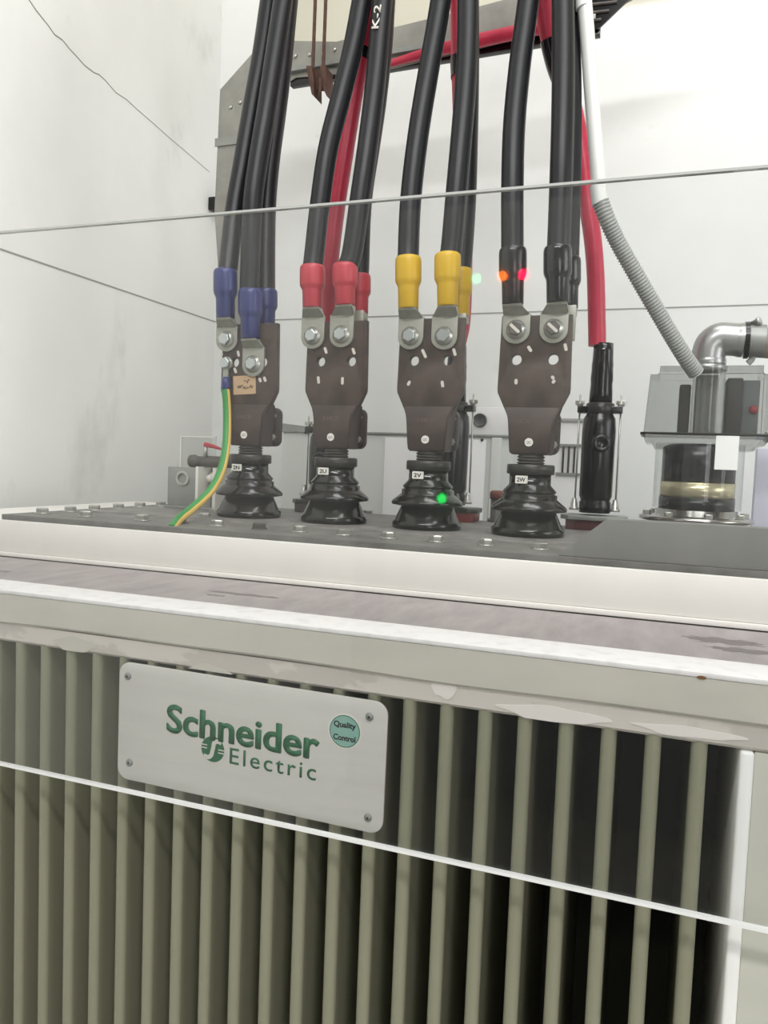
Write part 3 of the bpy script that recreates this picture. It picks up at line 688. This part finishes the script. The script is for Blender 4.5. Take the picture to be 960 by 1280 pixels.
obj('relay_module', box(X(926, 510), X(948, 510), YQ-.01, YQ+.03, Z(544), Z(476), .003), mat('module_light', (120, 122, 122), .5), t)
obj('relay_module', box(X(868, 510), X(896, 510), YQ-.02, YQ+.03, Z(544), Z(470), .003), mat('module_mid', (140, 136, 132), .5), t)
obj('indicator', lathe((X(941, 512), YQ-.012, Z(512)), [(.007, 0), (.006, .003)], 20, Vector((0, -1, 0))), m_red, t)
obj('paper_label', plate([rrect(X(894, 565, hb-.012), X(923, 565, hb-.012), Z(586, y=hb-.012), Z(544, y=hb-.012), .001)], hb-.013, hb-.012), m_paper, t, smooth=False)
obj('side_latch', box(xr-.006, xr+.008, hb+.02, hb+.04, zg-.008, zg+.01, .002), m_zinc, t)

# elbow, hose
YE = YQ-.03
ce = [at(885, 456, y=YE), at(885.5, 446, y=YE), at(889, 432, y=YE), at(899, 424, y=YE), at(914, 424.5, y=YE), at(930, 425.5, y=YE)]
t = thing('pipe_elbow', 'grey cast metal pipe elbow standing on top of the clear relay housing', 'pipe', ce[0])
rr = .0265
obj('elbow', tube(spline(ce, 8), lambda d, f: rr if .08 < f < .9 else rr*1.04, 28), m_pipe, t)
obj('lower_ring', lathe(ce[0]+Vector((0, 0, -.012)), [(rr*.95, 0), (rr*1.12, .001), (rr*1.15, .008), (rr*1.0, .012)], 32), m_pipe, t)
ho = [at(930, 425.5, y=YE), at(945, 427, y=YE), at(962, 429, y=YE), at(985, 430, y=YE), at(1040, 428, y=YE)]
ht = thing('rubber_hose', 'grey hose clamped to the right end of the pipe elbow', 'hose', ho[0])
obj('hose_body', tube(spline(ho[1:], 6), rr*.92, 24), mat('grey_tan_hose', (150, 140, 128), .6, noise=.3, nscale=50), ht)
hc = obj('hose_clamp', tube([ho[0]+Vector((.002, 0, 0)), ho[1]+Vector((.012, 0, 0))], rr*1.0, 28), m_galv, ht)
bnd = obj('clamp_band', tube([ho[0], ho[0]+Vector((.007, 0, 0))], rr*1.12, 28), m_black, ht)
sp0 = at(943, 404, y=YE-.01)
obj('clamp_screw', lathe(sp0, [(.005, -.012), (.005, .004), (.0065, .004), (.0065, .010)], 10, Vector((.8, -.4, .35))), m_zinc, ht)
obj('loose_strap', tube(spline([at(942, 444, y=YE), at(939, 450, y=YE), at(935, 454, y=YE)], 4), .005, 8), m_cond, ht)

# ------------------------------------------------------------------ conduits
wp = [(729, -20, .05), (730.5, 0, .05), (734, 42, .05), (739, 110, .05), (744, 177, .05), (748, 225, .05), (750, 250, .05)]
P = [at(a, b, y=c) for a, b, c in wp]; P = [P[0]+Vector((-.01, .03, .4))] + P
t = thing('conduit', 'pale conduit hanging beside the rightmost black cables, grey corrugated below', 'conduit', at(865, 462, y=.16))
obj('smooth_tube', tube(spline(P, 8), .0108, 20), m_condw, t)
obj('end_sleeve', tube([at(747, 232, y=.05), at(750, 256, y=.05)], .0118, 20), m_condw, t)
gp = [(750.5, 252, .05), (758, 272, .055), (772, 302, .07), (795, 343, .09), (817, 381, .11), (838, 417, .13), (856, 446, .15), (870, 466, .17)]
pts = resample(spline([at(a, b, y=c) for a, b, c in gp], 14), .0010)
obj('corrugated_tube', tube(pts, lambda d, f: .0120+.0010*math.sin(d*2*PI/.0050), 20), m_cond, t, sharp=80)

# ------------------------------------------------------------------ folded plate on the cover, right front
t = thing('folded_plate', 'dark grey folded steel plate with a slanted left end on the front of the cover', 'plate', (.9, -.2, -.003))
ya = -.2230
ptsP = [at(697, 692, y=ya), at(758, 650, y=ya)]
zt2 = at(860, 655, y=ya).z
bm = plate([[(ptsP[0].x, -.0028), (ptsP[1].x, zt2), (1.25, zt2), (1.25, -.0028)]], ya, ya+.005, .0008)
obj('face', bm, m_fold, t)
bm = bmesh.new()
r0 = [bm.verts.new(v) for v in ((ptsP[1].x, ya+.005, zt2), (1.25, ya+.005, zt2), (1.25, ya+.03, zt2), (ptsP[1].x, ya+.03, zt2))]
f = bm.faces.new(r0); r = bmesh.ops.extrude_face_region(bm, geom=[f]); bmesh.ops.translate(bm, verts=[g for g in r['geom'] if isinstance(g, bmesh.types.BMVert)], vec=(0, 0, -.003)); bmesh.ops.recalc_face_normals(bm, faces=bm.faces)
obj('top_fold', bm, m_fold, t)

# ------------------------------------------------------------------ valve on its bracket, left
YV = .08
def V(px, py, y=YV): return at(px, py, y=y)
a = V(210, 583); b = V(246, 583); c = V(269, 583)
t = thing('drain_valve', 'small valve and pipe on a grey bracket behind the earth wire at the left', 'valve', ((a.x+c.x)/2, YV, 0))
br = obj('bracket', box(a.x, b.x, YV, YV+.008, 0, a.z, .001), m_galv, t)
obj('lit_bracket_flange', box(b.x, b.x+.006, YV-.004, YV+.05, 0, a.z+.002, .0005), m_lab, t)  # both flanges coloured white, light from the right put into the colour
obj('lit_bracket_flange', box(c.x-.003, c.x+.004, YV-.004, YV+.05, 0, a.z+.001, .0005), m_lab, t)
obj('bracket_back', box(b.x+.006, c.x-.003, YV+.04, YV+.048, 0, a.z, .0005), m_galv, t)
obj('foot_plate', box(a.x-.004, c.x+.012, YV-.006, YV+.055, 0, .004, .0005), m_galv, t)
ri = V(229, 598)
obj('ring', join(plate([circ(ri.x, ri.z, .0145, 28), circ(ri.x, ri.z, .0095, 28)], YV-.004, YV, .0006)), m_zinc, t)
kn = V(257, 598)
obj('gland', lathe((kn.x, YV+.04, kn.z), [(.012, 0), (.012, .012), (.008, .02), (.006, .03)], 16, Vector((0, -1, 0))), m_lab, t)
p1 = V(230, 573); p2 = V(300, 575)
zp = a.z+.012
obj('pipe', lathe((p1.x, YV+.02, zp), [(.009, 0), (.012, .002), (.0125, .012), (.010, .016), (.010, .03), (.011, .032), (.011, .075), (.010, .1)], 24, Vector((1, 0, 0))), m_bdark, t)
hd = V(254, 557)
ha = obj('handle', tube([Vector((hd.x-.006, YV+.015, hd.z+.002)), Vector((hd.x+.01, YV+.015, hd.z)), Vector((hd.x+.036, YV+.01, hd.z-.006))], lambda d, f: .0052*(1-.6*f), 10), m_red, t)
obj('spindle', lathe((hd.x-.004, YV+.015, zp+.008), [(.004, 0), (.004, hd.z-zp-.008)], 10), m_zinc, t)
cp = thing('clear_plate', 'small clear plastic plate standing behind the red valve handle', 'plate', V(245, 583, YV+.04))
q0 = V(222, 545, YV+.04); q1 = V(265, 583, YV+.04)
obj('pane', box(q0.x, q1.x, YV+.052, YV+.055, a.z-.0, q0.z), m_clr, cp, smooth=False)
obj('pane_edge', join(box(q0.x-.001, q0.x+.001, YV+.051, YV+.056, a.z, q0.z), box(q0.x, q1.x, YV+.051, YV+.056, q0.z-.001, q0.z+.001)), m_lab, cp, smooth=False)

# ------------------------------------------------------------------ cable tray and hanger
YT = .5
def TP(px, py, y=YT): p = at(px, py, y=y); return (p.x, p.z)
t = thing('cable_tray', 'galvanised cable tray hanging behind the cables, bending down beside the left wall', 'tray', (*TP(275, 112)[:1], YT, TP(262, 420)[1]))
zb0 = TP(362, 92)[1]; 
sh = [TP(278, 420), TP(268, 265), TP(275, 112), TP(330, 50), TP(420, 52), TP(610, 5), TP(700, -20), TP(830, -50), TP(880, -60), TP(790, 0), TP(742, 24), TP(600, 60), TP(480, 88), TP(370, 97), TP(346, 112), TP(302, 190), TP(300, 420)]
side = obj('side_sheet', plate([sh], YT, YT+.003, .0005), m_tray, t)
# folded lip and inner rail behind, blackened for the shade under the tray
for (pa, pb, w, y0, y1, m, nm) in (((362, 90), (745, 24), .010, YT-.012, YT, m_galv, 'folded_lip'), ((362, 100), (750, 34), .024, YT+.0035, YT+.02, m_black, 'shadow_rail')):
    A = TP(*pa); B = TP(*pb)
    obj(nm, plate([[(A[0], A[1]-w/2), (B[0], B[1]-w/2), (B[0], B[1]+w/2), (A[0], A[1]+w/2)]], y0, y1, .0005), m, t)
A = TP(690, 41); B = TP(748, 38); Cc = TP(800, -12); D = TP(690, -12)
un = obj('underside', plate([[A, B, Cc, D]], YT-.006, YT-.001, 0), m_black, t)  # shaded bottom of the tray, its shade put in as black
for i in range(4):
    py = 33-i*11
    a_ = TP(690, py+1, YT-.006); b_ = TP(758+i*10, py-9, YT-.006)
    obj('rung', tube([Vector((a_[0], YT-.008, a_[1])), Vector((b_[0]-.01, YT-.008, b_[1]))], .003, 8), m_bdark, un)
for px, py in ((369, 70), (387, 68), (404, 67), (418, 62), (300, 128), (288, 134), (575, 20)):
    c_ = TP(px, py, YT-.001); obj('rivet', lathe((c_[0], YT, c_[1]), [(.0055, 0), (.004, .003), (.001, .004)], 14, Vector((0, -1, 0))), m_zinc, side)
obj('splice_plate', box(TP(270, 200)[0]-.002, TP(300, 200)[0], YT-.004, YT, TP(285, 182)[1], TP(285, 172)[1]), m_galv, t)
# red cable lying along the bottom of the tray
A, B = TP(478, 85), TP(700, 40)
P = [Vector((A[0], YT-.018, A[1]-.006)), Vector(((A[0]+B[0])/2-.05, YT-.022, (A[1]+B[1])/2)), Vector((B[0], YT-.022, B[1]+.006))]
tag(obj('red_tray_cable', tube(spline(P, 8), lambda d, f: .006+.008*min(1, f*2), 14), m_redc), 'red cable lying along the lower lip of the tray', 'cable')
# hanger
h0 = at(397, 100, y=.47)
t = thing('tray_hanger', 'rusty channel bracket on two threaded rods carrying the tray', 'hanger', h0)
for px in (391, 404):
    p = at(px, 85, y=.47); q = at(px+3, 0, y=.47)
    obj('threaded_rod', tube([Vector((p.x, .47, p.z-.01)), Vector((p.x+.01, .47, ZC))], .0042, 8), m_rust, t)
def HP(px, py): p = at(px, py, y=.462); return (p.x, p.z)
for lp in ([(384, 84), (391, 84), (394, 104), (394, 122), (391, 119)], [(401, 84), (408, 84), (410, 122), (405, 112)]):
    obj('channel_side', plate([[HP(*q) for q in lp]], .455, .498, .0004), m_rust, t)
obj('channel_web', plate([[HP(*q) for q in ((388, 86), (405, 86), (406, 112), (393, 112))]], .466, .470), m_rust, t)
q_ = at(400, 118, y=.455)
obj('rod_end', lathe((q_.x, .455, q_.z-.014), [(.004, 0), (.004, .05)], 8), m_rust, t)
# dark clip at the wall corner
k0 = at(265, 257, y=.6)
tag(obj('wall_clip', box(XL+.0005, XL+.028, .80, .845, at(265, 265, y=.82).z, at(265, 249, y=.82).z, .002), m_black), 'small black clip on the left wall beside the tray', 'clip')

# ------------------------------------------------------------------ white cabinet and grille behind
YC = .62
def C_(px, py): p = at(px, py, y=YC); return p.x, p.z
zc = C_(500, 542)[1]
x_a = C_(352, 600)[0]; x_b = C_(636, 600)[0]
t = thing('switch_cabinet', 'white cabinet with a round dark dial standing behind the bushings by the back wall', 'cabinet', ((x_a+x_b)/2, YC+.1, ZF))
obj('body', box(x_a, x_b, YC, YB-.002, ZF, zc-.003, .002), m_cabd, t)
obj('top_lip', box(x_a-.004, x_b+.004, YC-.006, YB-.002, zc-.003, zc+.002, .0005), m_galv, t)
xu = C_(586, 520)[0]; zu = C_(600, 509)[1]
bx_ = obj('upper_box', box(xu, x_b, YC+.002, YB-.002, zc+.002, zu, .002), m_cab, t)
dc = C_(600, 525.5)
dl = obj('dial', lathe((dc[0], YC+.002, dc[1]), [(.0165, 0), (.0165, .006), (.0145, .008), (.0140, .006)], 32, Vector((0, -1, 0))), mat('dial_dark', (70, 72, 74), .3), bx_)
obj('door', box(C_(480, 600)[0], C_(606, 600)[0], YC-.004, YC, ZF+.1, zc-.01, .001), m_cab, t)
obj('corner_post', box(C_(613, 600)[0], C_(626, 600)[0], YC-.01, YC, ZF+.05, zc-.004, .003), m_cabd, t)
for px, py in ((603, 550), (383, 541)):
    c_ = C_(px, py); obj('screw', lathe((c_[0], YC-.004, c_[1]), [(.004, 0), (.003, .003)], 10, Vector((0, -1, 0))), m_nut, t)
s0 = C_(350, 530); s1 = C_(398, 540)
tag(obj('wedge_strip', plate([[(s0[0], zc+.002), (s0[0]+.002, zc+.02), (C_(405, 535)[0], zc+.008), (C_(412, 540)[0], zc+.002)]], YC-.004, YC+.01), m_galv), 'thin grey wedge strip lying on the white cabinet between the first two bushings', 'strip')
xg0, xg1 = C_(694, 560)[0], C_(730, 560)[0]
t = thing('vent_frame', 'pale slatted frame standing between the fourth bushing and the tall black connector', 'frame', ((xg0+xg1)/2, YC+.03, ZF))
obj('back_panel', box(xg0-.02, xg1+.01, YC+.003, YC+.05, ZF, C_(710, 525)[1]), m_cab, t)
obj('top_rail', box(xg0-.02, xg1+.02, YC-.003, YC+.03, C_(710, 527)[1], C_(710, 523)[1], .001), m_cond, t)
for px in (704, 711, 718):
    x_ = C_(px, 570)[0]; obj('slat', box(x_-.002, x_+.002, YC-.002, YC+.003, C_(710, 592)[1], C_(710, 556)[1]), m_nut, t)
obj('cross_rail', box(xg0+.004, xg1-.006, YC-.003, YC+.003, C_(710, 594)[1], C_(710, 591)[1]), m_galv, t)
obj('cross_rail', box(xg0+.004, xg1-.006, YC-.003, YC+.003, C_(710, 558)[1], C_(710, 555)[1]), m_galv, t)
tag(obj('lilac_panel', box(at(944, 600, y=.5).x, 1.2, .5, .53, ZF, at(950, 560, y=.5).z, .002), m_lilac), 'pale lilac panel standing behind the relay at the right edge', 'panel')
px_ = at(621, 630, y=.235).x
t = thing('drain_plug', 'small dark stub with a reddish cap standing behind the left side of the fourth bushing', 'plug', (px_, .235, -.003))
obj('stub', lathe((px_, .235, -.003), [(.016, 0), (.016, .006), (.0115, .008), (.0115, .046)], 24), m_bdark, t)
obj('cap', lathe((px_, .235, .043), [(.0135, 0), (.0135, .012), (.0105, .015)], 24), mat('reddish_cap', (128, 70, 58), .5), t)

# ------------------------------------------------------------------ indicator lamps on a panel on the wall behind the photographer (seen mirrored in the acrylic)
t = thing('control_panel', 'grey control panel with glowing indicator lamps on the wall behind the viewer', 'panel', (.6, YF, .2))
LED = [(552, 623, (0, 230, 90), 15), (654, 343, (255, 20, 70), 30), (628, 345, (255, 110, 30), 22), (595, 348, (120, 255, 170), 8)]
pos = []
yp = YF+.06
for px, py, c_, s_ in LED:
    v = at(px, py, y=2*YA-yp); pos.append((v.x, v.z))
xs = [p[0] for p in pos]; zs = [p[1] for p in pos]
obj('panel_body', box(min(xs)-.25, max(xs)+.25, YF+.002, yp-.006, min(zs)-.6, max(zs)+.3, .005), m_cabd, t)
for (x, z), (px, py, c_, s_) in zip(pos, LED):
    bz_ = obj('lamp_bezel', lathe((x, yp-.006, z), [(.026, 0), (.026, .006), (.021, .006)], 24, Vector((0, 1, 0))), m_galv, t)
    obj('lamp_lens', lathe((x, yp, z), [(.020, -.002), (.020, .003), (.014, .008)], 24, Vector((0, 1, 0))), emit('lamp', c_, s_), t)
